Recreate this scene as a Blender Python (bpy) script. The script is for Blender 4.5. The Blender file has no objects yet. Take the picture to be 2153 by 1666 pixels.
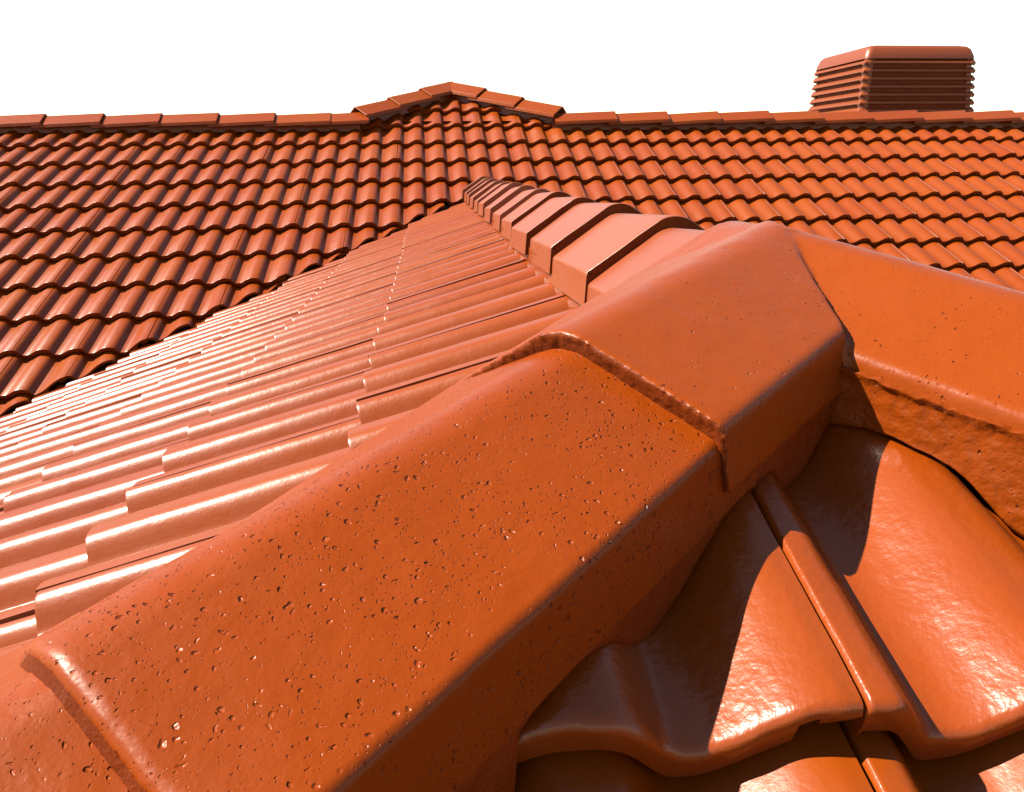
import bpy, bmesh, math, random
import numpy as np
from mathutils import Matrix, Vector, noise as mnoise

random.seed(7)
rng = np.random.default_rng(11)
S = bpy.context.scene
COL = S.collection
R = math.radians

# ------------------------------------------------------------------ camera
cam_d = bpy.data.cameras.new("camera")
cam = bpy.data.objects.new("camera", cam_d)
COL.objects.link(cam)
CAM = Vector((2.74907, -6.30463, -0.16885))
RC = ((0.9949291, -0.0350564, 0.0942712),
      (-0.1002057, -0.2648762, 0.9590617),
      (-0.0086511, -0.9636450, -0.2670459))        # columns: right, down, forward
cam.matrix_world = Matrix(((RC[0][0], -RC[0][1], -RC[0][2], CAM.x),
                           (RC[1][0], -RC[1][1], -RC[1][2], CAM.y),
                           (RC[2][0], -RC[2][1], -RC[2][2], CAM.z),
                           (0, 0, 0, 1)))
cam_d.sensor_fit = 'HORIZONTAL'
cam_d.sensor_width = 36.0
cam_d.lens = 1766.37 / 2153.0 * 36.0
cam_d.clip_start = 0.02
cam_d.clip_end = 5000.0
S.camera = cam

# ------------------------------------------------------------------ sky, sun, exposure
SUN_AZ, SUN_EL = 176.0, 47.5          # azimuth counter-clockwise from +X
L = Vector((math.cos(R(SUN_EL)) * math.cos(R(SUN_AZ)),
            math.cos(R(SUN_EL)) * math.sin(R(SUN_AZ)), math.sin(R(SUN_EL))))
w = bpy.data.worlds.new("World")
S.world = w
w.use_nodes = True
nt = w.node_tree
bg = nt.nodes["Background"]
sky = nt.nodes.new("ShaderNodeTexSky")
sky.sky_type = 'NISHITA'
sky.sun_disc = False
sky.sun_elevation = R(SUN_EL)
sky.sun_rotation = math.atan2(L.x, L.y)
sky.air_density = 1.0
sky.dust_density = 0.0
sky.ozone_density = 1.0
wb = nt.nodes.new("ShaderNodeMix")                 # white balance of the whole sky
wb.data_type = 'RGBA'
wb.blend_type = 'MULTIPLY'
wb.inputs[0].default_value = 1.0
wb.inputs[7].default_value = (1.0, 0.84, 0.64, 1)
nt.links.new(sky.outputs[0], wb.inputs[6])
nt.links.new(wb.outputs[2], bg.inputs['Color'])
bg.inputs['Strength'].default_value = 0.08

sd = bpy.data.lights.new("sun", 'SUN')
sun = bpy.data.objects.new("sun", sd)
COL.objects.link(sun)
sd.energy = 5.0
sd.angle = R(0.5)
sd.color = (1.0, 0.92, 0.78)
sun.rotation_euler = L.to_track_quat('Z', 'Y').to_euler()

S.view_settings.view_transform = 'Standard'
S.view_settings.look = 'None'
S.view_settings.gamma = 1.0
S.view_settings.use_curve_mapping = False
S.view_settings.exposure = 2.15
S.render.engine = 'CYCLES'
S.cycles.max_bounces = 6
S.cycles.diffuse_bounces = 4

# ------------------------------------------------------------------ materials
def paint(name, base, rough=0.3, peel=0.0004, peel_scale=260.0, pits=0.0, pit_scale=95.0, grain=0.0002, var=0.10, spec=0.4, pit_gate=0.40):
    m = bpy.data.materials.new(name)
    m.use_nodes = True
    n = m.node_tree
    bs = n.nodes["Principled BSDF"]
    bs.inputs['Roughness'].default_value = rough
    bs.inputs['Specular IOR Level'].default_value = spec
    geo = n.nodes.new("ShaderNodeNewGeometry")
    pos = geo.outputs['Position']

    def tex(scale, detail=3.0, rgh=0.55):
        t = n.nodes.new("ShaderNodeTexNoise")
        t.inputs['Scale'].default_value = scale
        t.inputs['Detail'].default_value = detail
        t.inputs['Roughness'].default_value = rgh
        n.links.new(pos, t.inputs['Vector'])
        return t.outputs['Fac']

    def math_(op, a, b=None, c=None):
        q = n.nodes.new("ShaderNodeMath")
        q.operation = op
        for k, v in enumerate((a, b, c)):
            if v is None:
                continue
            if isinstance(v, (int, float)):
                q.inputs[k].default_value = v
            else:
                n.links.new(v, q.inputs[k])
        return q.outputs[0]

    # colour: slow drift, fine fading, each tile a little different
    oi = n.nodes.new("ShaderNodeObjectInfo")
    v = math_('ADD', math_('MULTIPLY', math_('SUBTRACT', tex(7.0), 0.5), 1.6), math_('MULTIPLY', math_('SUBTRACT', oi.outputs['Random'], 0.5), 0.9))
    v = math_('ADD', v, math_('MULTIPLY', math_('SUBTRACT', tex(60.0, 4.0), 0.5), 0.7))
    val = math_('ADD', 1.0, math_('MULTIPLY', v, var))
    hsv = n.nodes.new("ShaderNodeHueSaturation")
    hsv.inputs['Color'].default_value = (*base, 1)
    n.links.new(val, hsv.inputs['Value'])
    hue = math_('ADD', 0.5, math_('MULTIPLY', math_('SUBTRACT', oi.outputs['Random'], 0.5), 0.004))
    n.links.new(hue, hsv.inputs['Hue'])
    n.links.new(hsv.outputs[0], bs.inputs['Base Color'])
    rr = math_('ADD', rough, math_('MULTIPLY', math_('SUBTRACT', tex(22.0, 4.0), 0.5), 0.18))
    n.links.new(rr, bs.inputs['Roughness'])
    # relief
    h = math_('MULTIPLY', tex(peel_scale, 2.0, 0.5), peel)
    h = math_('ADD', h, math_('MULTIPLY', tex(peel_scale * 4.0, 2.0), grain))
    h = math_('ADD', h, math_('MULTIPLY', tex(24.0, 2.0), peel * 2.4))
    h = math_('ADD', h, math_('MULTIPLY', tex(85.0, 2.0), peel * 1.3))
    if pits > 0:
        nz = n.nodes.new("ShaderNodeTexNoise")
        nz.inputs['Scale'].default_value = 120.0
        n.links.new(pos, nz.inputs['Vector'])
        mp = n.nodes.new("ShaderNodeVectorMath")
        mp.operation = 'MULTIPLY_ADD'
        n.links.new(nz.outputs['Color'], mp.inputs[0])
        mp.inputs[1].default_value = (0.007, 0.007, 0.007)
        n.links.new(pos, mp.inputs[2])
        for sc, gate, dp in ((pit_scale, pit_gate, 1.0), (pit_scale * 2.1, pit_gate + 0.06, 0.55)):
            vo = n.nodes.new("ShaderNodeTexVoronoi")
            vo.inputs['Scale'].default_value = sc
            n.links.new(mp.outputs[0], vo.inputs['Vector'])
            sep = n.nodes.new("ShaderNodeSeparateColor")
            n.links.new(vo.outputs['Color'], sep.inputs[0])
            size = math_('MULTIPLY', math_('MAXIMUM', math_('SUBTRACT', sep.outputs[0], gate), 0.0), 0.35)
            prof = math_('SUBTRACT', 1.0, math_('DIVIDE', vo.outputs['Distance'], math_('ADD', size, 0.0001)))
            prof = math_('MINIMUM', math_('MAXIMUM', prof, 0.0), 0.6)
            # pits come in patches
            patch = math_('MINIMUM', math_('MAXIMUM', math_('MULTIPLY', math_('SUBTRACT', tex(16.0, 2.0), 0.36), 6.0), 0.0), 1.0)
            h = math_('SUBTRACT', h, math_('MULTIPLY', math_('MULTIPLY', prof, patch), pits * dp))
    b = n.nodes.new("ShaderNodeBump")
    b.inputs['Strength'].default_value = 1.0
    b.inputs['Distance'].default_value = 1.0
    n.links.new(h, b.inputs['Height'])
    n.links.new(b.outputs[0], bs.inputs['Normal'])
    return m

ORANGE = (0.130, 0.0215, 0.0005)
M_TILE = paint("orange_tile_paint", ORANGE, rough=0.33, spec=0.28, peel=0.00018, peel_scale=230, grain=0.00004, var=0.08)
M_NEAR = paint("orange_tile_paint_near", ORANGE, rough=0.31, spec=0.36, peel=0.00040, peel_scale=190, grain=0.00005, var=0.08)
M_CAP = paint("orange_cap_paint", ORANGE, rough=0.36, spec=0.15, peel=0.0003, peel_scale=140, pits=0.0030, pit_scale=190.0, pit_gate=0.02, grain=0.00006, var=0.07)
M_MORTAR = paint("painted_mortar", (0.115, 0.0175, 0.0007), rough=0.34, spec=0.25, peel=0.0012, peel_scale=90, pits=0.004, grain=0.0002, var=0.10)
M_EDGE = paint("rough_cap_edge", (0.085, 0.013, 0.0006), rough=0.5, spec=0.12, peel=0.0005, peel_scale=380, grain=0.00015, var=0.18)
M_RIDGE = paint("orange_ridge_paint", ORANGE, rough=0.44, spec=0.62, peel=0.0002, peel_scale=140, grain=0.00004, var=0.06)
M_CAP_FINE = paint("orange_cap_paint_fine", ORANGE, rough=0.36, spec=0.17, peel=0.00028, peel_scale=140, pits=0.0040, pit_scale=170.0, pit_gate=0.32, grain=0.00006, var=0.07)
M_DECK = paint("sarking_and_gutter_shade", (0.035, 0.012, 0.008), rough=0.8, var=0.2)  # dark brown underlay; on the valley gutters the dark colour stands for shade
M_COOL = paint("orange_plastic", (0.115, 0.0225, 0.0032), rough=0.42, peel=0.0002, peel_scale=60, var=0.06)
M_PAD = paint("dark_cooler_pad", (0.10, 0.0190, 0.0030), rough=0.9, peel=0.004, peel_scale=70, var=0.4)
M_GROUND = paint("dry_ground", (0.16, 0.14, 0.10), rough=0.9, var=0.3)
M_WALL = paint("rendered_wall", (0.5, 0.44, 0.36), rough=0.8, var=0.08)

# ------------------------------------------------------------------ object helpers
def mesh_from(name, V, F, mat, sharp=38.0, smooth=True):
    me = bpy.data.meshes.new(name)
    me.from_pydata([tuple(v) for v in V], [], [tuple(f) for f in F])
    me.materials.append(mat)
    me.update()
    if smooth:
        me.shade_smooth()
        me.set_sharp_from_angle(angle=R(sharp))
    return me

def link(name, me, parent=None, M=None):
    o = bpy.data.objects.new(name, me)
    COL.objects.link(o)
    if parent is not None:
        o.parent = parent
    if M is not None:
        o.matrix_world = M
        if parent is not None:
            o.matrix_parent_inverse = Matrix.Identity(4)
            o.matrix_basis = parent_inv[parent.name] @ M
    return o

parent_inv = {}
def thing(name, loc, label, cat, group=None):
    o = bpy.data.objects.new(name, None)
    COL.objects.link(o)
    o.empty_display_size = 0.1
    o.location = loc
    o['label'] = label
    o['category'] = cat
    o['kind'] = 'thing'
    if group:
        o['group'] = group
    parent_inv[o.name] = Matrix.Translation(Vector(loc)).inverted()
    return o

def frame(X, Y, Z, P):
    return Matrix(((X[0], Y[0], Z[0], P[0]), (X[1], Y[1], Z[1], P[1]), (X[2], Y[2], Z[2], P[2]), (0, 0, 0, 1)))

# ------------------------------------------------------------------ roof geometry (metres)
W, G = 0.15, 0.3001                     # roll spacing and course spacing of the back slope
P_B = 0.4317                            # pitch of the back slope
TP = math.tan(P_B)
XR, YV, ZR = 3.0971, -0.7184, -0.3309   # where the wing ridge meets the back slope
RH = 0.030                              # height of a roll
TH = 0.019                              # thickness of a tile

# ------------------------------------------------------------------ the interlocking two-roll tile
def smooth_interp(xs, ys, q):
    """monotone cubic (Fritsch-Carlson)"""
    xs, ys, q = map(np.asarray, (xs, ys, q))
    h = np.diff(xs); d = np.diff(ys) / h
    m = np.zeros(len(xs))
    m[1:-1] = np.where(d[:-1] * d[1:] > 0, 2 * d[:-1] * d[1:] / (d[:-1] + d[1:] + 1e-12), 0)
    i = np.clip(np.searchsorted(xs, q) - 1, 0, len(xs) - 2)
    t = (q - xs[i]) / h[i]
    return ((2*t**3 - 3*t**2 + 1) * ys[i] + (t**3 - 2*t**2 + t) * h[i] * m[i] + (-2*t**3 + 3*t**2) * ys[i+1] + (t**3 - t**2) * h[i] * m[i+1])

SEAM = 0.018          # the side lap lies this far right of the crest
# u measured from the seam; crest of the seam roll at -SEAM
TU = [0.0, 0.0035, 0.012, 0.021, 0.0265, 0.0315, 0.0360, 0.0400, 0.055, 0.066, 0.080, 0.095, 0.110, 0.122, 0.132, 0.150, 0.160, 0.169, 0.1745, 0.1795, 0.1840, 0.1880, 0.203, 0.214, 0.229, 0.246, 0.262, 0.275, 0.285, 0.2985]
TZ = [-0.0035, -0.0003, -0.0022, -0.0085, -0.0150, -0.0218, -0.0275, -0.0298, -0.0300, -0.0283, -0.0226, -0.0137, -0.0056, -0.0013, 0.0, -0.0007, -0.0028, -0.0090, -0.0152, -0.0220, -0.0276, -0.0298, -0.0300, -0.0283, -0.0226, -0.0132, -0.0052, -0.0012, 0.0, -0.0007]
SU = [0.055, 0.066, 0.080, 0.095, 0.110, 0.122, 0.132, 0.150, 0.160, 0.169, 0.1770, 0.1840, 0.1905, 0.1970, 0.205, 0.215, 0.229, 0.246, 0.262, 0.275, 0.285, 0.2985]
SZ = [-0.0300, -0.0283, -0.0226, -0.0137, -0.0056, -0.0013, 0.0, -0.0007, -0.0026, -0.0073, -0.0140, -0.0212, -0.0266, -0.0294, -0.0300, -0.0284, -0.0226, -0.0132, -0.0052, -0.0012, 0.0, -0.0007]
NU = [0.0, 0.0035, 0.018, 0.0235, 0.031, 0.0375, 0.043, 0.049] + SU
NZ = [-0.0045, 0.0, -0.0010, -0.0036, -0.0120, -0.0212, -0.0280, -0.0300] + SZ
def near_z(u):
    return 1.06 * smooth_interp(NU, NZ, np.clip(u, 0, 0.2985))
def tile_z(u):
    return 1.2 * smooth_interp(TU, TZ, np.clip(u, 0, 0.2985))

def tile_mesh(name, length, nu, nv, lip=True, wob=0.0, seed=0, th=TH, under=0.005, rh=1.0, lug=False, near=False):
    wid = 0.2968 if near else 0.2985
    u = np.linspace(0, wid, nu)
    u = np.unique(np.concatenate([u, [0.0035, 0.0360, 0.0400, 0.1840, 0.1880, 0.262, 0.264]]))
    nu = len(u)
    z = near_z(u) if near else tile_z(u) * rh
    if lip == 2:
        ys = [0.0, 0.0003, 0.0012, 0.0040]
        dz = [-0.0012, -0.0003, 0.0, 0.0]
    elif lip:
        ys = [0.0, 0.0008, 0.0028, 0.0065, 0.013]
        dz = [-0.0085, -0.0042, -0.0014, -0.0003, 0.0]
    else:
        ys, dz = [0.0, 0.0016], [-0.0008, 0.0]
    ys = np.concatenate([ys, np.linspace(ys[-1], length, nv + 1)[1:]])
    dz = np.concatenate([dz, np.zeros(nv)])
    V, F = [], []
    r = np.random.default_rng(seed)
    ph = r.uniform(0, 6.28, 8)
    def wobble(uu, yy):
        return wob * (np.sin(uu * 61 + ph[0]) * np.sin(yy * 37 + ph[1]) + 0.6 * np.sin(uu * 140 + ph[2]) * np.sin(yy * 90 + ph[3]))
    for yy, d in zip(ys, dz):
        for uu, zz in zip(u, z):
            yo = yy + (wob * 1.2 * math.sin(uu * 95 + ph[4]) + wob * 0.7 * math.sin(uu * 230 + ph[5]) if yy < 0.02 else 0)
            V.append((uu, yo, zz + d + wobble(uu, yy)))
    nt_ = len(ys)
    for j in range(nt_ - 1):
        for i in range(nu - 1):
            a = j * nu + i
            F.append((a, a + 1, a + nu + 1, a + nu))
    # underside, front foot slightly set back
    base = len(V)
    und = ((under, th), (0.034, th), (0.038, 0.011), (length, 0.011))
    for yy, tt in und:
        for uu, zz in zip(u, z):
            V.append((uu, yy, zz - (0.0115 if lug and uu > 0.263 else tt)))
    for i in range(nu - 1):
        for a in range(3):
            F.append((base + a * nu + i, base + (a + 1) * nu + i, base + (a + 1) * nu + i + 1, base + a * nu + i + 1))
        F.append((i, base + i, base + i + 1, i + 1))                                   # front
        t = (nt_ - 1) * nu + i
        F.append((t, t + 1, base + 3 * nu + i + 1, base + 3 * nu + i))                 # head
    left = [j * nu for j in range(nt_)]
    right = [j * nu + nu - 1 for j in range(nt_)]
    F.append(tuple(left + [base + a * nu for a in (3, 2, 1, 0)]))
    F.append(tuple(reversed(right + [base + a * nu + nu - 1 for a in (3, 2, 1, 0)])))
    # under-lap tongue beneath the neighbour on the left
    b = len(V)
    for yy in (0.006, length):
        for (uu, zz) in ((0.001, -0.0125), (-0.022, -0.0150), (-0.022, -0.0195), (0.001, -0.0178)):
            V.append((uu, yy, zz))
    F += [(b, b + 4, b + 5, b + 1), (b + 1, b + 5, b + 6, b + 2), (b + 2, b + 6, b + 7, b + 3), (b, b + 1, b + 2, b + 3), (b + 4, b + 7, b + 6, b + 5), (b, b + 3, b + 7, b + 4)]
    return mesh_from(name, V, F, M_NEAR if near else M_TILE, sharp=40)

TILE_BACK = tile_mesh("roof_tile", 0.375, 34, 1, lip=False, th=0.026, under=0.010, rh=0.82)
TILE_MID = [tile_mesh("roof_tile", 0.425, 64, 5, 2, 0.0004, s) for s in range(3)]
TILE_NEAR = [tile_mesh("roof_tile", 0.40, 110, 14, True, 0.0005, 10 + s, th=0.025, under=0.003, lug=True, near=True) for s in range(3)]

def clip_mesh(me, M, planes):
    """planes: (point, normal) in world; keeps the side the normal points to. Returns a new mesh, None if nothing is left, or `me` if untouched"""
    Mi = M.inverted()
    n = len(me.vertices)
    co = np.empty(n * 3); me.vertices.foreach_get('co', co); co = co.reshape(-1, 3)
    A = np.array(M)
    wco = co @ A[:3, :3].T + A[:3, 3]
    act = []
    for p, nn in planes:
        d = (wco - np.array(p)) @ np.array(nn)
        if (d < 0).all():
            return None
        if (d < 0).any():
            act.append((p, nn))
    if not act:
        return me
    bm = bmesh.new(); bm.from_mesh(me)
    for p, nn in act:
        lp = Mi @ Vector(p)
        ln = (Mi.to_3x3() @ Vector(nn)).normalized()
        r = bmesh.ops.bisect_plane(bm, geom=bm.verts[:] + bm.edges[:] + bm.faces[:], plane_co=lp, plane_no=ln, clear_inner=True)
        if not bm.verts:
            bm.free(); return None
        ed = [e for e in r['geom_cut'] if isinstance(e, bmesh.types.BMEdge)]
        try:
            bmesh.ops.triangle_fill(bm, use_beauty=True, edges=ed)
        except Exception:
            pass
    if len(bm.faces) < 4:
        bm.free(); return None
    out = bpy.data.meshes.new("roof_tile")
    bm.to_mesh(out); bm.free()
    out.materials.clear(); out.materials.append(me.materials[0])
    return out

def cam_px(P):
    d = Vector(P) - CAM
    x = d.x * RC[0][0] + d.y * RC[1][0] + d.z * RC[2][0]
    y = d.x * RC[0][1] + d.y * RC[1][1] + d.z * RC[2][1]
    z = d.x * RC[0][2] + d.y * RC[1][2] + d.z * RC[2][2]
    if z < 0.05:
        return None
    return (1766.37 * x / z + 1076.5, 1766.37 * y / z + 833, z)

def in_frame(P, m=130):
    q = cam_px(P)
    return q is not None and -m < q[0] < 2153 + m and -m < q[1] < 1666 + m

def join_stuff(name, parts, parent, mat):
    """many small pieces joined into one part"""
    V, F, off = [], [], 0
    for me, M in parts:
        n = len(me.vertices)
        co = np.empty(n * 3); me.vertices.foreach_get('co', co); co = co.reshape(-1, 3)
        A = np.array(M)
        V.append(co @ A[:3, :3].T + A[:3, 3])
        F += [tuple(off + i for i in p.vertices) for p in me.polygons]
        off += n
    me = mesh_from(name, np.concatenate(V), F, mat, sharp=40)
    o = link(name, me, parent, Matrix.Identity(4))
    o['kind'] = 'stuff'
    return o

# ------------------------------------------------------------------ caps
def rounded(poly, radii, n=8):
    out = [poly[0]]
    for k in range(1, len(poly) - 1):
        a, b, c = map(lambda q: np.array(q, float), (poly[k-1], poly[k], poly[k+1]))
        d1 = (a - b) / np.linalg.norm(a - b); d2 = (c - b) / np.linalg.norm(c - b)
        ang = math.acos(float(np.clip(d1 @ d2, -1, 1)))
        t = radii[k] / math.tan(ang / 2)
        t = min(t, 0.45 * min(np.linalg.norm(a - b), np.linalg.norm(c - b)))
        rad = t * math.tan(ang / 2)
        cen = b + (d1 + d2) / np.linalg.norm(d1 + d2) * (rad / math.sin(ang / 2))
        p1, p2 = b + d1 * t, b + d2 * t
        out.append(tuple(p1 + d1 * 0.002))
        a1 = math.atan2(*(p1 - cen)[::-1]); a2 = math.atan2(*(p2 - cen)[::-1])
        da = (a2 - a1 + math.pi) % (2 * math.pi) - math.pi
        for s in range(n + 1):
            th = a1 + da * s / n
            out.append(tuple(cen + rad * np.array([math.cos(th), math.sin(th)])))
        out.append(tuple(p2 + d2 * 0.002))
    out.append(poly[-1])
    return np.array(out, float)

def densify(pts, step):
    out = [pts[0]]
    for a, b in zip(pts[:-1], pts[1:]):
        k = max(1, int(np.linalg.norm(b - a) / step))
        for s in range(1, k + 1):
            out.append(a + (b - a) * s / k)
    return np.array(out)

def cap_profile(wf, hf, hs, apex_r=0.045, fold_r=0.011, step=0.02, flare=0.004, n=8):
    poly = [(-wf - flare, -hf - hs), (-wf, -hf), (0, 0), (wf, -hf), (wf + flare, -hf - hs)]
    return densify(rounded(poly, [0, fold_r, apex_r, fold_r, 0], n), step)

def cap_mesh(name, prof, length, thick=0.014, ny=2, rag=0.0, seed=0, mat=None, bump=0.0, taper=0.03, under=0.006, tuck=0.0, round_=1.0):
    n = len(prof)
    tang = np.gradient(prof, axis=0)
    nor = np.stack([-tang[:, 1], tang[:, 0]], 1); nor /= np.linalg.norm(nor, axis=1)[:, None]
    if nor[n // 2, 1] < 0:
        nor = -nor
    ys = np.concatenate([[0.0, 0.0012, 0.004, 0.009], np.linspace(0.009, length, ny + 1)[1:]])
    ins = np.concatenate([[0.0050 * round_, 0.0022 * round_, 0.0005 * round_, 0.0], np.zeros(ny)])
    V, F = [], []
    for j, (yy, ii) in enumerate(zip(ys, ins)):
        t = 1.0 - taper * (yy / length)
        for k in range(n):
            p = prof[k] * np.array([t, 1.0]) - nor[k] * ii
            yo = yy
            if j < 4 and rag > 0:
                q = Vector((prof[k][0] * 160, prof[k][1] * 160, seed * 7.3))
                q2 = Vector((prof[k][0] * 520, prof[k][1] * 520, seed * 3.1 + 5))
                yo += rag * (mnoise.noise(q) + 0.8 * mnoise.noise(q2)) * (1 - j * 0.22)
            if bump > 0:
                q = Vector((p[0] * 14 + seed, yy * 14, p[1] * 14))
                q2 = Vector((p[0] * 45 + seed, yy * 45, p[1] * 45))
                p = p + nor[k] * bump * (mnoise.noise(q) + 0.4 * mnoise.noise(q2))
            tk = tuck * min(1.0, max(0.0, (-0.02 - p[0]) / 0.10)) * max(0.0, 1 - 1.15 * yy / length)
            V.append((p[0], yo, p[1] - tk))
    m = len(ys)
    for j in range(m - 1):
        for k in range(n - 1):
            a = j * n + k
            F.append((a, a + 1, a + n + 1, a + n))
    b = len(V)
    for yy in (0.0, length):
        t = 1.0 - taper * (yy / length)
        for k in range(n):
            p = prof[k] * np.array([t, 1.0]) - nor[k] * thick
            yo = yy if yy else under
            if yy == 0.0 and rag > 0:
                q = Vector((prof[k][0] * 140, prof[k][1] * 140, seed * 7.3 + 40))
                yo += rag * 1.3 * mnoise.noise(q)
            tk = tuck * min(1.0, max(0.0, (-0.02 - p[0]) / 0.10)) * max(0.0, 1 - 1.15 * yy / length)
            V.append((p[0], yo, p[1] - tk))
    front = []
    for k in range(n - 1):
        F.append((b + k, b + n + k, b + n + k + 1, b + k + 1))
        front.append(len(F)); F.append((k, b + k, b + k + 1, k + 1))
        t = (m - 1) * n + k
        F.append((t, t + 1, b + n + k + 1, b + n + k))
    F.append(tuple([j * n for j in range(m)] + [b + n, b]))
    F.append(tuple(reversed([j * n + n - 1 for j in range(m)] + [b + 2 * n - 1, b + n - 1])))
    me = mesh_from(name, V, F, mat or M_CAP, sharp=50)
    if rag > 0:
        me.materials.append(M_EDGE)
        for f in front:
            me.polygons[f].material_index = 1
    return me

def axis_frame(d, P):
    """d points down the hip towards the cap's front; P is the apex at the front"""
    Y = -Vector(d).normalized()
    X = Y.cross(Vector((0, 0, 1))).normalized()
    Z = X.cross(Y)
    return frame(X, Y, Z, P)

# ==================================================================  MAIN ROOF (the far slope)
main = thing("main_roof", (3.0, 0.3, 0.15), "long far slope of orange roof tiles under a straight ridge with a small peak", "roof")

VK = 0.841                                            # plan slope of the valleys
vl = Vector((-1, -VK, 0)).normalized()
vl_n = Vector((-VK, 1, 0)).normalized()               # towards the far slope, left valley
vr_n = Vector((VK, 1, 0)).normalized()
V0 = Vector((XR, YV, 0))
T_B = R(6.0)
upB = Vector((0, math.cos(P_B - T_B), math.sin(P_B - T_B)))
nB = Vector((1, 0, 0)).cross(upB)

# the peak: two short hips rise above the ridge line
HL, HA, HR_ = Vector((2.235, 0.34, 0)), Vector((2.98, 0.925, 0)), Vector((3.765, 0.36, 0))
def plan_normal(a, b):                                # to the right of a->b seen from above
    d = (b - a).normalized()
    return Vector((d.y, -d.x, 0))

tiles, far = [], []
for j in range(-3, 22):
    for k in range(-9, 33):
        xs = (2 * k + 1) * W + SEAM
        jit = Vector((random.gauss(0, 0.0008), random.gauss(0, 0.0012), random.gauss(0, 0.0006)))
        P = Vector((xs, -j * G * math.cos(P_B), -j * G * math.sin(P_B))) + jit
        yaw = random.gauss(0, 0.0025)
        X = Vector((math.cos(yaw), math.sin(yaw), random.gauss(0, 0.002))).normalized()
        Z = X.cross(upB).normalized(); Y = Z.cross(X)
        M = frame(X, Y, Z, P)
        planes = []
        if xs < XR + 0.4:
            planes.append((V0 + vl_n * 0.05, vl_n) if xs + 0.3 < XR else None)
        if xs + 0.3 >= XR:
            planes.append((V0 + vr_n * 0.045, vr_n) if xs > XR else None)
        planes = [q for q in planes if q]
        if xs <= XR <= xs + 0.3 and P.y < YV - 0.1:
            continue
        if j < 0:
            planes += [(HL, plan_normal(HL, HA)), (HA, plan_normal(HA, HR_))]
        me = clip_mesh(TILE_BACK, M, planes)
        if me is None:
            continue
        c = P + Vector((0.15, 0.14, 0.05))
        q = cam_px(c)
        hidden = q is None or q[1] > 1000
        (tiles if (in_frame(c, 60) and not hidden) else far).append((me, M, (c - CAM).length))
tiles.sort(key=lambda t: t[2])
far += tiles[300:]
for me, M, _ in tiles[:300]:
    link("roof_tile", me, main, M)
far_main = far

# ridge caps of the far slope: each right-hand end laps over the next cap
B_PROF = cap_profile(0.118, 0.066, 0.022, 0.03, 0.006, 0.05, n=4)
B_CAP = cap_mesh("ridge_cap", B_PROF, 0.47, ny=1, taper=0.05, mat=M_CAP_FINE)
BC = 0.400
FY, FZ = 0.17, 0.141                                  # lower fold of the near face
ridge_y, ridge_z = FY + 0.118, FZ + 0.066
lap = math.atan(0.018 / BC)
def back_cap(x, L_=None):
    d = Vector((math.cos(lap), random.gauss(0, 0.004), math.sin(lap) + random.gauss(0, 0.004)))
    me = B_CAP
    return link("ridge_cap", me, main, axis_frame(d, Vector((x, ridge_y, ridge_z + random.gauss(0, 0.002)))))
for k in range(-7, 6):
    back_cap(0.085 + BC * k)
back_cap(2.36)
x = 4.20
while x < 9.6:
    back_cap(x); x += BC
# peak hips
hA = Vector((HA.x, HA.y - 0.02, 0.478))
for base, sgn in ((Vector((HL.x + 0.02, HL.y - 0.06, 0.232)), -1), (Vector((HR_.x + 0.04, HR_.y - 0.06, 0.232)), 1)):
    d = (base - hA)
    n_ = 3
    for k in range(n_):
        f = hA + d * ((k + 1) / n_)
        dd = d.normalized() + Vector((0, 0, 0.05))
        me = cap_mesh("hip_cap", B_PROF, d.length / n_ + (0.08 if k else 0.012), ny=1, taper=0.05)
        link("hip_cap", me, main, axis_frame(dd, f + Vector((0, 0, 0.012))))
# mortar under the far ridge
def slab(name, pts_top, pts_bot, depth_vec, mat, parent):
    n = len(pts_top)
    V = [*pts_top, *pts_bot, *[p + depth_vec for p in pts_top], *[p + depth_vec for p in pts_bot]]
    F = []
    for i in range(n - 1):
        F += [(n + i, n + i + 1, i + 1, i), (2*n + i, 2*n + i + 1, 3*n + i + 1, 3*n + i), (i, i + 1, 2*n + i + 1, 2*n + i), (n + i, 3*n + i, 3*n + i + 1, n + i + 1)]
    F += [(0, 2*n, 3*n, n), (n - 1, 2*n - 1, 4*n - 1, 3*n - 1)]
    return link(name, mesh_from(name, V, F, mat), parent, Matrix.Identity(4))
def bed_back(x0, x1):
    xs = np.arange(x0, x1, 0.03)
    top = [Vector((x_, FY + 0.085, FZ + 0.02)) for x_ in xs]
    bot = [Vector((x_, FY + 0.08 + 0.004 * mnoise.noise(Vector((x_ * 9, 0, 0))), FZ - 0.075)) for x_ in xs]
    slab("mortar_bed", top, bot, Vector((0, 0.10, 0)), M_MORTAR, main)
bed_back(-2.9, 2.32)
bed_back(3.72, 9.6)
for a, b in ((HL, HA), (HR_, HA)):
    a3 = Vector((a.x, a.y - 0.10, 0.142)); b3 = Vector((b.x, b.y - 0.13, 0.395))
    top, bot = [], []
    for s in np.linspace(0, 1, 24):
        p = a3.lerp(b3, s)
        top.append(p + Vector((0, 0.03, 0.02))); bot.append(p + Vector((0, 0.02, -0.07 + 0.006 * mnoise.noise(Vector((s * 20, a.x, 0))))))
    slab("mortar_bed", top, bot, Vector((0, 0.08, 0)), M_MORTAR, main)

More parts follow.
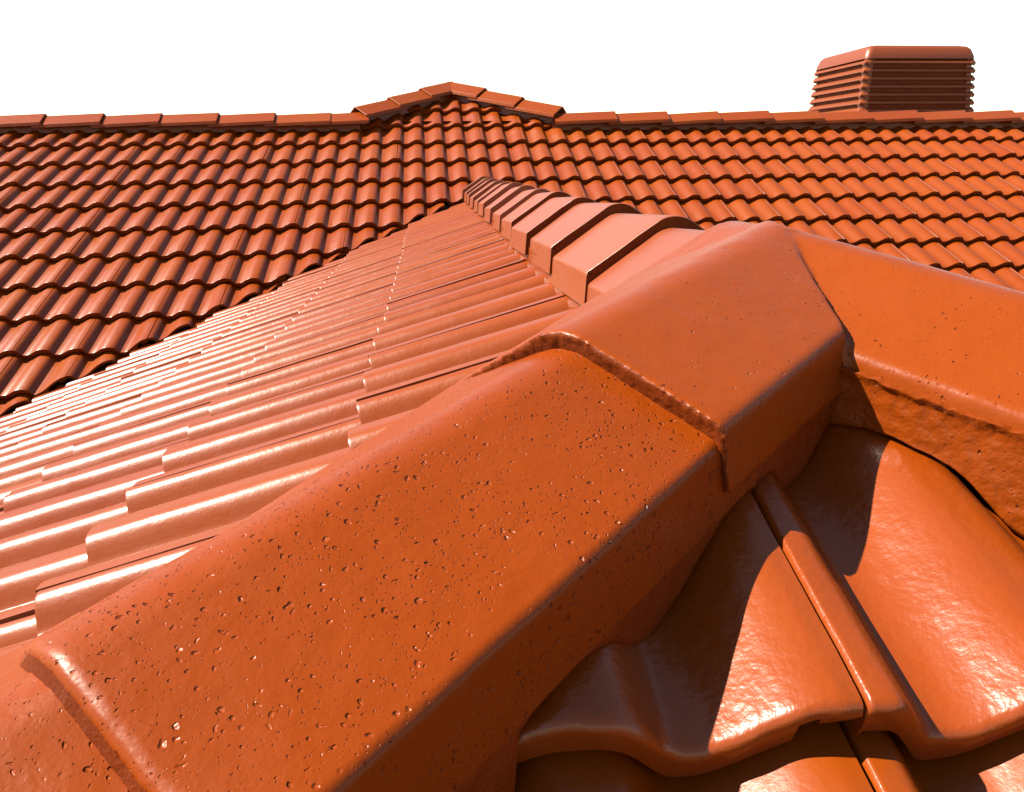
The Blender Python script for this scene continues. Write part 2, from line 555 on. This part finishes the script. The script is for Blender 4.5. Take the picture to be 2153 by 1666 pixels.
# unseen sheets added under the tiles to block light, back slope of the main roof
def quad(name, pts, mat, parent):
    return link(name, mesh_from(name, pts, [tuple(range(len(pts)))], mat, smooth=False), parent, Matrix.Identity(4))
def zb(y, drop=0.085):
    return y * TP - drop
quad("roof_underlay", [(-2.9, 0.31, zb(0.31)), (-2.9, -6.4, zb(-6.4)), (9.7, -6.4, zb(-6.4)), (9.7, 0.31, zb(0.31))], M_DECK, main)
quad("roof_underlay", [(2.3, 0.31, zb(0.31)), (3.7, 0.31, zb(0.31)), (2.98, 0.90, zb(0.90))], M_DECK, main)
quad("rear_slope", [(-2.9, 0.34, 0.14), (9.7, 0.34, 0.14), (9.7, 4.5, -1.6), (-2.9, 4.5, -1.6)], M_TILE, main)
quad("rear_slope", [(2.26, 0.35, 0.14), (2.98, 0.93, 0.40), (2.98, 3.6, 0.40), (2.26, 3.6, 0.14)], M_TILE, main)
quad("rear_slope", [(3.74, 0.35, 0.14), (2.98, 0.93, 0.40), (2.98, 3.6, 0.40), (3.74, 3.6, 0.14)], M_TILE, main)
# metal valley gutters, coloured dark to stand for shade under the cut tiles
for sg in (-1, 1):
    a = Vector((XR, YV, ZR)); d = Vector((sg, -VK, -VK * TP)) * 4.2
    b = a + d
    n_ = Vector((sg * VK, 1, 0)).normalized()
    quad("valley_gutter", [a - n_ * 0.13 + Vector((0, 0, -0.06)), b - n_ * 0.13 + Vector((0, 0, -0.06)), b + Vector((0, 0, -0.075)), a + Vector((0, 0, -0.075))], M_DECK, main)
    quad("valley_gutter", [a + Vector((0, 0, -0.075)), b + Vector((0, 0, -0.075)), b + n_ * 0.13 + Vector((0, 0, -0.03)), a + n_ * 0.13 + Vector((0, 0, -0.03))], M_DECK, main)

# ==================================================================  FRONT WING
wing = thing("wing_roof", (XR, -5.47, -0.33), "near hipped roof of glossy orange tiles with pitted hip caps and a ridge running away", "roof")
def q_left(y):
    t = min(1.0, max(0.0, (y + 5.0) / 1.8))
    return R(19.5) + (R(21.2) - R(19.5)) * t
def z_left(x, y):
    return ZR - (XR - x) * math.tan(q_left(y))
# hip and ridge lines
J = Vector((3.0992, -5.4726, -0.2245))
def dvec(az, el):
    return Vector((math.cos(R(el)) * math.cos(R(az)), math.cos(R(el)) * math.sin(R(az)), math.sin(R(el))))
D1, D2, DR = dvec(222.28, -9.85), dvec(223.06, -10.89), dvec(309.5, -11.3)
WF, HF, HSK = 0.1297, 0.0535, 0.0514
def upvec(d):
    s = d.cross(Vector((0, 0, 1))).normalized()
    return s, s.cross(d)
S1, U1 = upvec(D1); S2, U2 = upvec(D2); SR, UR = upvec(DR)
E1 = J + D1 * 0.3498
A1 = Vector((2.84497, -5.70380, -0.29874))
A2 = Vector((2.57168, -5.95916, -0.37070))
hipL_dir = Vector((A2.x - J.x, A2.y - J.y, 0)).normalized()
hipR_dir = Vector((DR.x, DR.y, 0)).normalized()
nL_left = Vector((hipL_dir.y, -hipL_dir.x, 0))        # which side is the left slope
if nL_left.x > 0:
    nL_left = -nL_left
nR_hip = Vector((hipR_dir.y, -hipR_dir.x, 0))
if nR_hip.y > 0:
    nR_hip = -nR_hip
Jp = Vector((J.x, J.y, 0))

wt = []
T_L = R(4.0)
for k in range(1, 10):
    xk = 2.643 - 0.325 * (k - 1)
    for c in range(-22, 17):
        ys = -4.84 + 0.3 * c + random.gauss(0, 0.0012)
        ym = ys - 0.15
        q = q_left(ym)
        P = Vector((xk + random.gauss(0, 0.0022), ys, z_left(xk, ys) + random.gauss(0, 0.0010)))
        yaw = random.gauss(0, 0.003)
        up = Vector((math.cos(q - T_L), yaw, math.sin(q - T_L))).normalized()
        u = Vector((0, -1, (z_left(xk, ys - 0.3) - z_left(xk, ys)) / 0.3 + random.gauss(0, 0.003))).normalized()
        Z = u.cross(up).normalized(); up = Z.cross(u)
        M = frame(u, up, Z, P)
        if P.x < 0.0:
            continue
        planes = [(Jp + nL_left * 0.03, nL_left), (V0 - vl_n * 0.05, -vl_n), ((XR - 0.02, 0, 0), (-1, 0, 0))]
        me = clip_mesh(random.choice(TILE_MID), M, planes)
        if me is None:
            continue
        c_ = P + Vector((0.15, -0.15, 0.0))
        wt.append((me, M, (c_ - CAM).length, in_frame(c_, 200)))
# right slope: out of sight behind the ridge
for k in range(1, 6):
    xk = 2 * XR - (2.643 - 0.325 * (k - 1))
    for c in range(-6, 16):
        ys = -5.2 + 0.3 * c
        q = R(20.0)
        P = Vector((xk, ys, ZR - (xk - XR) * math.tan(q)))
        M = frame((0, 1, 0), (-math.cos(q - T_L), 0, math.sin(q - T_L)), Vector((0, 1, 0)).cross(Vector((-math.cos(q - T_L), 0, math.sin(q - T_L)))), P)
        me = clip_mesh(TILE_BACK, M, [(Jp - nR_hip * 0.03, -nR_hip), (V0 - vr_n * 0.05, -vr_n), ((XR + 0.02, 0, 0), (1, 0, 0))])
        if me is None:
            continue
        wt.append((me, M, 50.0 + k, False))

# hip end, facing the camera
P_H, T_H = R(22.6), R(6.0)
YH, ZH, UH, GH = -5.9317, -0.4549, 2.9796, 0.318
upH = Vector((0, math.cos(P_H - T_H), math.sin(P_H - T_H)))
nH = Vector((1, 0, 0)).cross(upH)
hip_rows = []
for j in range(-4, 3):
    yf = YH + j * GH * math.cos(P_H); zf = ZH + j * GH * math.sin(P_H)
    hip_rows.append((yf, zf))
    for c in range(-8, 8):
        P = Vector((UH + 0.3 * c, yf, zf))
        if j or c:
            P += Vector((random.gauss(0, 0.001), random.gauss(0, 0.001), random.gauss(0, 0.0006)))
        M = frame((1, 0, 0), upH, nH, P)
        me = clip_mesh(TILE_NEAR[(j * 5 + c) % 3], M, [(Jp - nL_left * 0.03, -nL_left), (Jp + nR_hip * 0.03, nR_hip)])
        if me is None:
            continue
        c_ = P + Vector((0.15, 0.15, 0.05))
        wt.append((me, M, 0.1 if in_frame(c_, 500) else (c_ - CAM).length, in_frame(c_, 500)))
wt.sort(key=lambda t: (not t[3], t[2]))
for me, M, _, vis in wt[:300]:
    if vis:
        link("roof_tile", me, wing, M)
rest = [t[:2] for i, t in enumerate(wt) if i >= 300 or not t[3]]
join_stuff("far_roof_tiles", rest, wing, M_TILE)
join_stuff("far_roof_tiles", [t[:2] for t in far_main], main, M_TILE)

def hip_z(x_, y_):
    """height of the painted tiles of the hip end"""
    rows = [r for r in hip_rows if r[0] <= y_ + 1e-6]
    yf, zf = max(rows)
    u = (x_ - UH) % 0.3
    z = float(near_z(np.array([u]))[0])
    s = (y_ - yf + z * math.sin(P_H - T_H)) / math.cos(P_H - T_H)
    return zf + s * math.sin(P_H - T_H) + z * math.cos(P_H - T_H)

def left_z(x_, y_):
    k = math.ceil((2.643 - x_) / 0.325) + 1
    k = max(1, k)
    xk = 2.643 - 0.325 * (k - 1)
    q = q_left(y_) - T_L
    u = (-4.84 - y_) % 0.3
    z = float(tile_z(np.array([u]))[0])
    return z_left(xk, y_) + (x_ - xk) * math.tan(q) + z * math.cos(q)

# ridge caps of the wing
R_PROF = cap_profile(0.136, 0.092, 0.052, 0.05, 0.010, 0.03)
RC_ = 0.3815
for k in range(-1, 12):
    me = cap_mesh("ridge_cap", R_PROF, 0.435, thick=0.0185, ny=6, mat=M_RIDGE, round_=0.3, under=0.003, rag=0.0012 if k < 4 else 0.0, seed=k + 3, bump=0.0012, taper=0.05)
    dd = Vector((random.gauss(0, 0.004), -1, math.tan(R(2.7)) + random.gauss(0, 0.003)))
    link("ridge_cap", me, wing, axis_frame(dd, Vector((XR + 0.024 + random.gauss(0, 0.002), -5.043 + RC_ * k + random.gauss(0, 0.004), -0.2365 + random.gauss(0, 0.0012)))))

# hip caps
H_PROF = cap_profile(WF, HF, HSK, 0.055, 0.010, 0.004)
H_PROF_LOW = cap_profile(WF, HF, HSK, 0.055, 0.010, 0.03)
def hip_cap(front, d, seed, fine, mat=None):
    me = cap_mesh("hip_cap", H_PROF if fine else H_PROF_LOW, 0.43, thick=0.018, ny=70 if fine else 6, rag=0.0006, seed=seed, bump=0.0011, taper=0.035, under=-0.004, mat=mat, tuck=0.029 if mat is None else 0.0)
    return link("hip_cap", me, wing, axis_frame(d, front))
hip_cap(A2, D2, 21, True)
f = A2
for k in range(5):
    f = f - U2 * 0.0144 + D2 * 0.3809
    hip_cap(f, D2, 22 + k, k == 0)
f = J + DR * 0.345
for k in range(4):
    f = f - UR * 0.0144 + DR * 0.3809
    hip_cap(f, DR, 32 + k, False, M_CAP_FINE)

# the three-way cap where both hips meet the ridge
def arm(d, P0, length, prof, back, thick=0.016, ny=60, tuck=False):
    """solid arm: starts `back` behind the junction, ends at its front"""
    n = len(prof)
    M = axis_frame(d, P0 + Vector(d).normalized() * length)
    V, F = [], []
    ys = np.linspace(0, length + back, ny)
    for y_ in ys:
        for p in prof:
            dz = 0.0
            if tuck and p[0] < -0.03 and y_ < 0.2:
                dz = -0.016 * min(1.0, (-0.03 - p[0]) / 0.09) * (1 - y_ / 0.2)
            V.append(M @ Vector((p[0], y_, p[1] + dz)))
    for j in range(ny - 1):
        for k in range(n - 1):
            a = j * n + k
            F.append((a, a + 1, a + n + 1, a + n))
        F.append((j * n, (j + 1) * n, (j + 1) * n + n - 1, j * n + n - 1))
    tang = np.gradient(prof, axis=0)
    nor = np.stack([-tang[:, 1], tang[:, 0]], 1); nor /= np.linalg.norm(nor, axis=1)[:, None]
    if nor[n // 2, 1] < 0:
        nor = -nor
    b = len(V)
    for k in range(n):
        p = prof[k] - nor[k] * thick
        V.append(M @ Vector((p[0], 0.003, p[1] - (0.016 * min(1.0, max(0.0, (-0.03 - p[0]) / 0.09)) if tuck else 0))))
    for k in range(n - 1):
        F.append((k, b + k, b + k + 1, k + 1))
    F.append((0, n - 1, b + n - 1, b))
    F.append(tuple(b + k for k in range(n - 1, -1, -1)))
    F.append(tuple((ny - 1) * n + k for k in range(n)))
    return V, F

def clip_vf(V, F, planes):
    bm = bmesh.new()
    vs = [bm.verts.new(v) for v in V]
    for f_ in F:
        try:
            bm.faces.new([vs[i] for i in f_])
        except ValueError:
            pass
    for p, nn in planes:
        r = bmesh.ops.bisect_plane(bm, geom=bm.verts[:] + bm.edges[:] + bm.faces[:], plane_co=p, plane_no=nn, clear_inner=True)
        ed = [e for e in r['geom_cut'] if isinstance(e, bmesh.types.BMEdge)]
        bmesh.ops.triangle_fill(bm, use_beauty=True, edges=ed)
    return bm

crease = Vector((3.0843 - J.x, -5.6657 - J.y, 0)).normalized()   # the concave line between the two hips
ncr = Vector((-crease.y, crease.x, 0))
if ncr.x > 0:
    ncr = -ncr                                                   # towards the left arm
J_PROF = cap_profile(WF, HF, HSK, 0.055, 0.010, 0.006)
jb = bpy.data.meshes.new("junction_cap")
acc = bmesh.new()
for d, ln, prof, planes in ((D1, 0.3498, J_PROF, [(J - ncr * 0.003, ncr)]),
                            (DR, 0.36, cap_profile(WF, HF + 0.013, HSK, 0.055, 0.010, 0.006), [(J + ncr * 0.003, -ncr)]),
                            (Vector((0, 1, -0.01)), 0.12, cap_profile(0.128, 0.075, HSK, 0.055, 0.010, 0.006), [(J + Vector((0, -0.02, 0)), Vector((0, 1, 0)))])):
    V, F = arm(d, J, ln, prof, 0.16, tuck=(d is D1))
    bm = clip_vf(V, F, planes)
    tmp = bpy.data.meshes.new("tmp"); bm.to_mesh(tmp); bm.free()
    acc.from_mesh(tmp)
    bpy.data.meshes.remove(tmp)
bmesh.ops.recalc_face_normals(acc, faces=acc.faces)
acc.to_mesh(jb); acc.free()
tmpo = bpy.data.objects.new("tmp_junction", jb)
COL.objects.link(tmpo)
m1 = tmpo.modifiers.new("r", 'REMESH'); m1.mode = 'VOXEL'; m1.voxel_size = 0.0028
m2 = tmpo.modifiers.new("s", 'SMOOTH'); m2.factor = 0.5; m2.iterations = 5
dg = bpy.context.evaluated_depsgraph_get()
jm = bpy.data.meshes.new_from_object(tmpo.evaluated_get(dg))
jm.name = "junction_cap"
bpy.data.objects.remove(tmpo)
n = len(jm.vertices)
co = np.empty(n * 3); jm.vertices.foreach_get('co', co); co = co.reshape(-1, 3)
nv = np.empty(n * 3); jm.vertices.foreach_get('normal', nv); nv = nv.reshape(-1, 3)
for i in range(n):
    p = co[i]
    q = Vector(p * 14.0); q2 = Vector(p * 45.0)
    co[i] += nv[i] * 0.0009 * (mnoise.noise(q) + 0.4 * mnoise.noise(q2))
    # ragged cast lip at the left arm's front
    t = (Vector(p) - J).dot(D1)
    if t > 0.3485 - 0.004 and (Vector(p) - J).dot(DR) < 0.3:
        q = Vector(p * 170.0); q3 = Vector(p * 430.0)
        co[i] += np.array(D1) * 0.0010 * (mnoise.noise(q) + 0.8 * mnoise.noise(q3))
jm.vertices.foreach_set('co', co.reshape(-1))
jm.materials.clear(); jm.materials.append(M_CAP_FINE); jm.materials.append(M_EDGE)
for p in jm.polygons:
    c_ = p.center - J
    if c_.dot(D1) > 0.344 and abs(p.normal.dot(D1)) > 0.6:
        p.material_index = 1
jm.shade_smooth()
link("junction_cap", jm, wing, Matrix.Identity(4))

# mortar beds
def bed(name, P0, d, side, t0, t1, top_h, zfun, inset, rough, seed, step=0.005, nh=14, bulge=0.0, gap=0.004):
    """painted mortar under a cap: from top_h below the apex down to the tiles"""
    d = Vector(d).normalized()
    h = Vector((d.x, d.y, 0)).normalized()
    out = Vector((h.y, -h.x, 0))
    if out.dot(side) < 0:
        out = -out
    ts = np.arange(t0, t1, step)
    V, F = [], []
    n_ = len(ts)
    for a in range(nh):
        s = a / (nh - 1)
        for t in ts:
            p = P0 + d * float(t) + out * (WF + inset)
            zt = p.z - top_h + rough * 1.2 * mnoise.noise(Vector((t * 40, seed, 0))) + rough * 0.8 * mnoise.noise(Vector((t * 130, seed, 3)))
            zl = zfun(p.x, p.y) + gap + rough * 0.5 * mnoise.noise(Vector((t * 60, seed, 9)))
            zl = min(zl, zt - 0.004)
            z = zt + (zl - zt) * s
            b = bulge * math.exp(-(s / 0.10) ** 2)
            q = Vector((p.x * 30 + seed, p.y * 30, z * 30)); q2 = Vector((p.x * 120, p.y * 120, z * 120 + seed))
            o = b * (0.6 + 0.8 * abs(mnoise.noise(q2 * 0.8))) + rough * (0.5 * mnoise.noise(q) + 0.35 * mnoise.noise(q2))
            if a == nh - 1:
                o -= 0.002
            pp = p + out * o
            V.append((pp.x, pp.y, z))
    for a in range(nh - 1):
        for i in range(n_ - 1):
            k = a * n_ + i
            F.append((k, k + n_, k + n_ + 1, k + 1))
    b0 = len(V)
    inn = -out * 0.035
    for a in (0, nh - 1):
        for i in range(n_):
            v = V[a * n_ + i]
            V.append((v[0] + inn.x, v[1] + inn.y, v[2]))
    for i in range(n_ - 1):
        F.append((i, i + 1, b0 + i + 1, b0 + i))
        k = (nh - 1) * n_ + i
        F.append((k, b0 + n_ + i, b0 + n_ + i + 1, k + 1))
        F.append((b0 + i, b0 + i + 1, b0 + n_ + i + 1, b0 + n_ + i))
    return link(name, mesh_from(name, V, F, M_MORTAR, sharp=60), wing, Matrix.Identity(4))

bed("mortar_bed", J, DR, Vector((0, -1, 0)), 0.115, 0.95, HF + 0.013 + 0.013, hip_z, 0.0065, 0.0022, 1.0, step=0.003, nh=34, bulge=0.0045, gap=0.004)
bed("mortar_bed", J, D1, Vector((1, -1, 0)), 0.14, 0.352, HF + 0.030, hip_z, -0.0025, 0.0012, 2.0, gap=0.003)
bed("mortar_bed", A1, D2, Vector((1, -1, 0)), -0.02, 0.8, HF + 0.030, hip_z, -0.0025, 0.0012, 3.0, gap=0.003)
bed("mortar_bed", J, D1, Vector((-1, 1, 0)), 0.0, 0.352, HF + 0.030, left_z, -0.004, 0.0012, 4.0, gap=0.002)
bed("mortar_bed", A1, D2, Vector((-1, 1, 0)), -0.02, 1.2, HF + 0.030, left_z, -0.004, 0.0012, 5.0, gap=0.002)
bed("mortar_bed", Vector((XR + 0.024, -5.5, -0.2365)), Vector((0, 1, 0)), Vector((-1, 0, 0)), 0.0, 4.6, 0.092 + 0.035, left_z, 0.001, 0.0016, 6.0, step=0.01, nh=8, gap=-0.004)

# unseen sheets added below the wing tiles, to keep light out
def zl_(x_, y_):
    return z_left(x_, y_) - 0.09
quad("roof_underlay", [(XR, -5.47, ZR - 0.09), (XR, YV, ZR - 0.09), (-0.1, YV - VK * (XR + 0.1), zl_(-0.1, -3.4)), (-0.1, -8.45, zl_(-0.1, -5.5))], M_DECK, wing)
hz = lambda y_: ZH + (y_ - YH) * math.tan(P_H) - 0.085
quad("roof_underlay", [(XR, -5.47, hz(-5.47)), (XR - 1.7, -7.1, hz(-7.1)), (XR + 1.7, -7.1, hz(-7.1))], M_DECK, wing)
quad("roof_underlay", [(XR, -5.47, ZR - 0.09), (XR, YV, ZR - 0.09), (XR + 2, YV - VK * 2, ZR - 0.09 - 2 * math.tan(R(20))), (XR + 2, -7.4, ZR - 0.09 - 2 * math.tan(R(20)))], M_DECK, wing)

# ==================================================================  EVAPORATIVE COOLER
CX0, CX1, CY0, CY1 = 6.505, 7.53, 1.0, 2.0
cc = Vector(((CX0 + CX1) / 2, (CY0 + CY1) / 2, 0.15))
cool = thing("evaporative_cooler", cc, "boxy louvred evaporative cooler standing behind the far ridge against the sky", "cooler")
def ring_pts(z, hw, hd, r, n=6):
    pts = []
    for (sx, sy, a0) in ((1, 1, 0), (-1, 1, 90), (-1, -1, 180), (1, -1, 270)):
        for s in range(n + 1):
            a = R(a0 + 90 * s / n)
            pts.append(Vector((cc.x + sx * (hw - r) + r * math.cos(a), cc.y + sy * (hd - r) + r * math.sin(a), z)))
    return pts
def loft(name, rings, mat, parent, cap_top=True, cap_bot=True, sharp=40):
    V = [p for r_ in rings for p in r_]
    n_ = len(rings[0]); F = []
    for j in range(len(rings) - 1):
        for i in range(n_):
            F.append((j * n_ + i, j * n_ + (i + 1) % n_, (j + 1) * n_ + (i + 1) % n_, (j + 1) * n_ + i))
    if cap_top:
        F.append(tuple((len(rings) - 1) * n_ + i for i in range(n_)))
    if cap_bot:
        F.append(tuple(range(n_ - 1, -1, -1)))
    return link(name, mesh_from(name, V, F, mat, sharp=sharp), parent, Matrix.Identity(4))
HWT, HWB = 0.485, 0.530
ZT, ZB = 0.775, 0.05
def hw_at(z):
    return HWB + (HWT - HWB) * (z - ZB) / (ZT - ZB)
# inner pads
loft("cooler_pad", [ring_pts(ZB, HWB - 0.022, HWB - 0.022, 0.03), ring_pts(0.69, HWT - 0.018, HWT - 0.018, 0.03)], M_PAD, cool)
# lid
loft("lid", [ring_pts(0.665, hw_at(0.665) - 0.012, hw_at(0.665) - 0.012, 0.05), ring_pts(0.665, hw_at(0.665) + 0.006, hw_at(0.665) + 0.006, 0.05),
             ring_pts(0.69, hw_at(0.69) + 0.004, hw_at(0.69) + 0.004, 0.05), ring_pts(0.745, HWT - 0.012, HWT - 0.012, 0.05),
             ring_pts(0.768, HWT - 0.035, HWT - 0.035, 0.05), ring_pts(0.778, HWT - 0.075, HWT - 0.075, 0.05), ring_pts(0.784, 0.1, 0.1, 0.05)], M_COOL, cool)
# corner posts
for sx in (-1, 1):
    for sy in (-1, 1):
        V, F = [], []
        for z, hw in ((ZB, HWB), (0.67, hw_at(0.67))):
            for (dx, dy) in ((0, 0.06), (0, 0.028), (0.008, 0.008), (0.028, 0), (0.06, 0), (0.06, 0.03), (0.03, 0.03), (0.03, 0.06)):
                V.append((cc.x + sx * (hw - 0.012 - dx), cc.y + sy * (hw - 0.012 - dy), z))
        for i in range(8):
            F.append((i, (i + 1) % 8, 8 + (i + 1) % 8, 8 + i))
        F += [tuple(range(8)), tuple(range(15, 7, -1))]
        link("corner_post", mesh_from("corner_post", V, F, M_COOL), cool, Matrix.Identity(4))
# louvre slats, one per side and row: sloping out and down, with moulded ends
NS = 9
for i in range(NS):
    z = 0.64 - i * 0.0655
    hw = hw_at(z)
    for side in range(4):
        V, F = [], []
        xs = [-1.0, -0.965, -0.93, -0.90, 0.90, 0.93, 0.965, 1.0]
        ends = [0.0, 0.6, 1.0, 0.55, 0.55, 1.0, 0.6, 0.0]
        for x_, e in zip(xs, ends):
            o = 0.014 * (0.7 + 0.4 * e)
            th = 0.007 + 0.014 * (e if abs(x_) > 0.91 else 0.0)
            prof = ((-0.024, 0.024), (o - 0.006, -0.004 + th * 0.5), (o, -0.008), (o - 0.004, -0.008 - th), (-0.035, -0.002))
            for (dy, dz) in prof:
                V.append((x_ * (hw - 0.004), -(hw + dy), z + dz))
        m_ = 5
        for a in range(len(xs) - 1):
            for b in range(m_):
                F.append((a * m_ + b, (a + 1) * m_ + b, (a + 1) * m_ + (b + 1) % m_, a * m_ + (b + 1) % m_))
        F += [tuple(range(m_ - 1, -1, -1)), tuple((len(xs) - 1) * m_ + b for b in range(m_))]
        Mr = Matrix.Translation((cc.x, cc.y, 0)) @ Matrix.Rotation(R(90 * side), 4, 'Z')
        link("louvre_slat", mesh_from("louvre_slat", V, F, M_COOL, sharp=50), cool, Mr)
# plinth through the roof
loft("base_tray", [ring_pts(-0.8, 0.42, 0.42, 0.03), ring_pts(0.0, 0.42, 0.42, 0.03), ring_pts(0.0, 0.555, 0.555, 0.05), ring_pts(0.055, 0.55, 0.55, 0.05)], M_COOL, cool)

# ==================================================================  GROUND
g = mesh_from("ground", [(-900, -900, -4.6), (900, -900, -4.6), (900, 900, -4.6), (-900, 900, -4.6)], [(0, 1, 2, 3)], M_GROUND, smooth=False)
go = link("ground", g)
go['kind'] = 'structure'
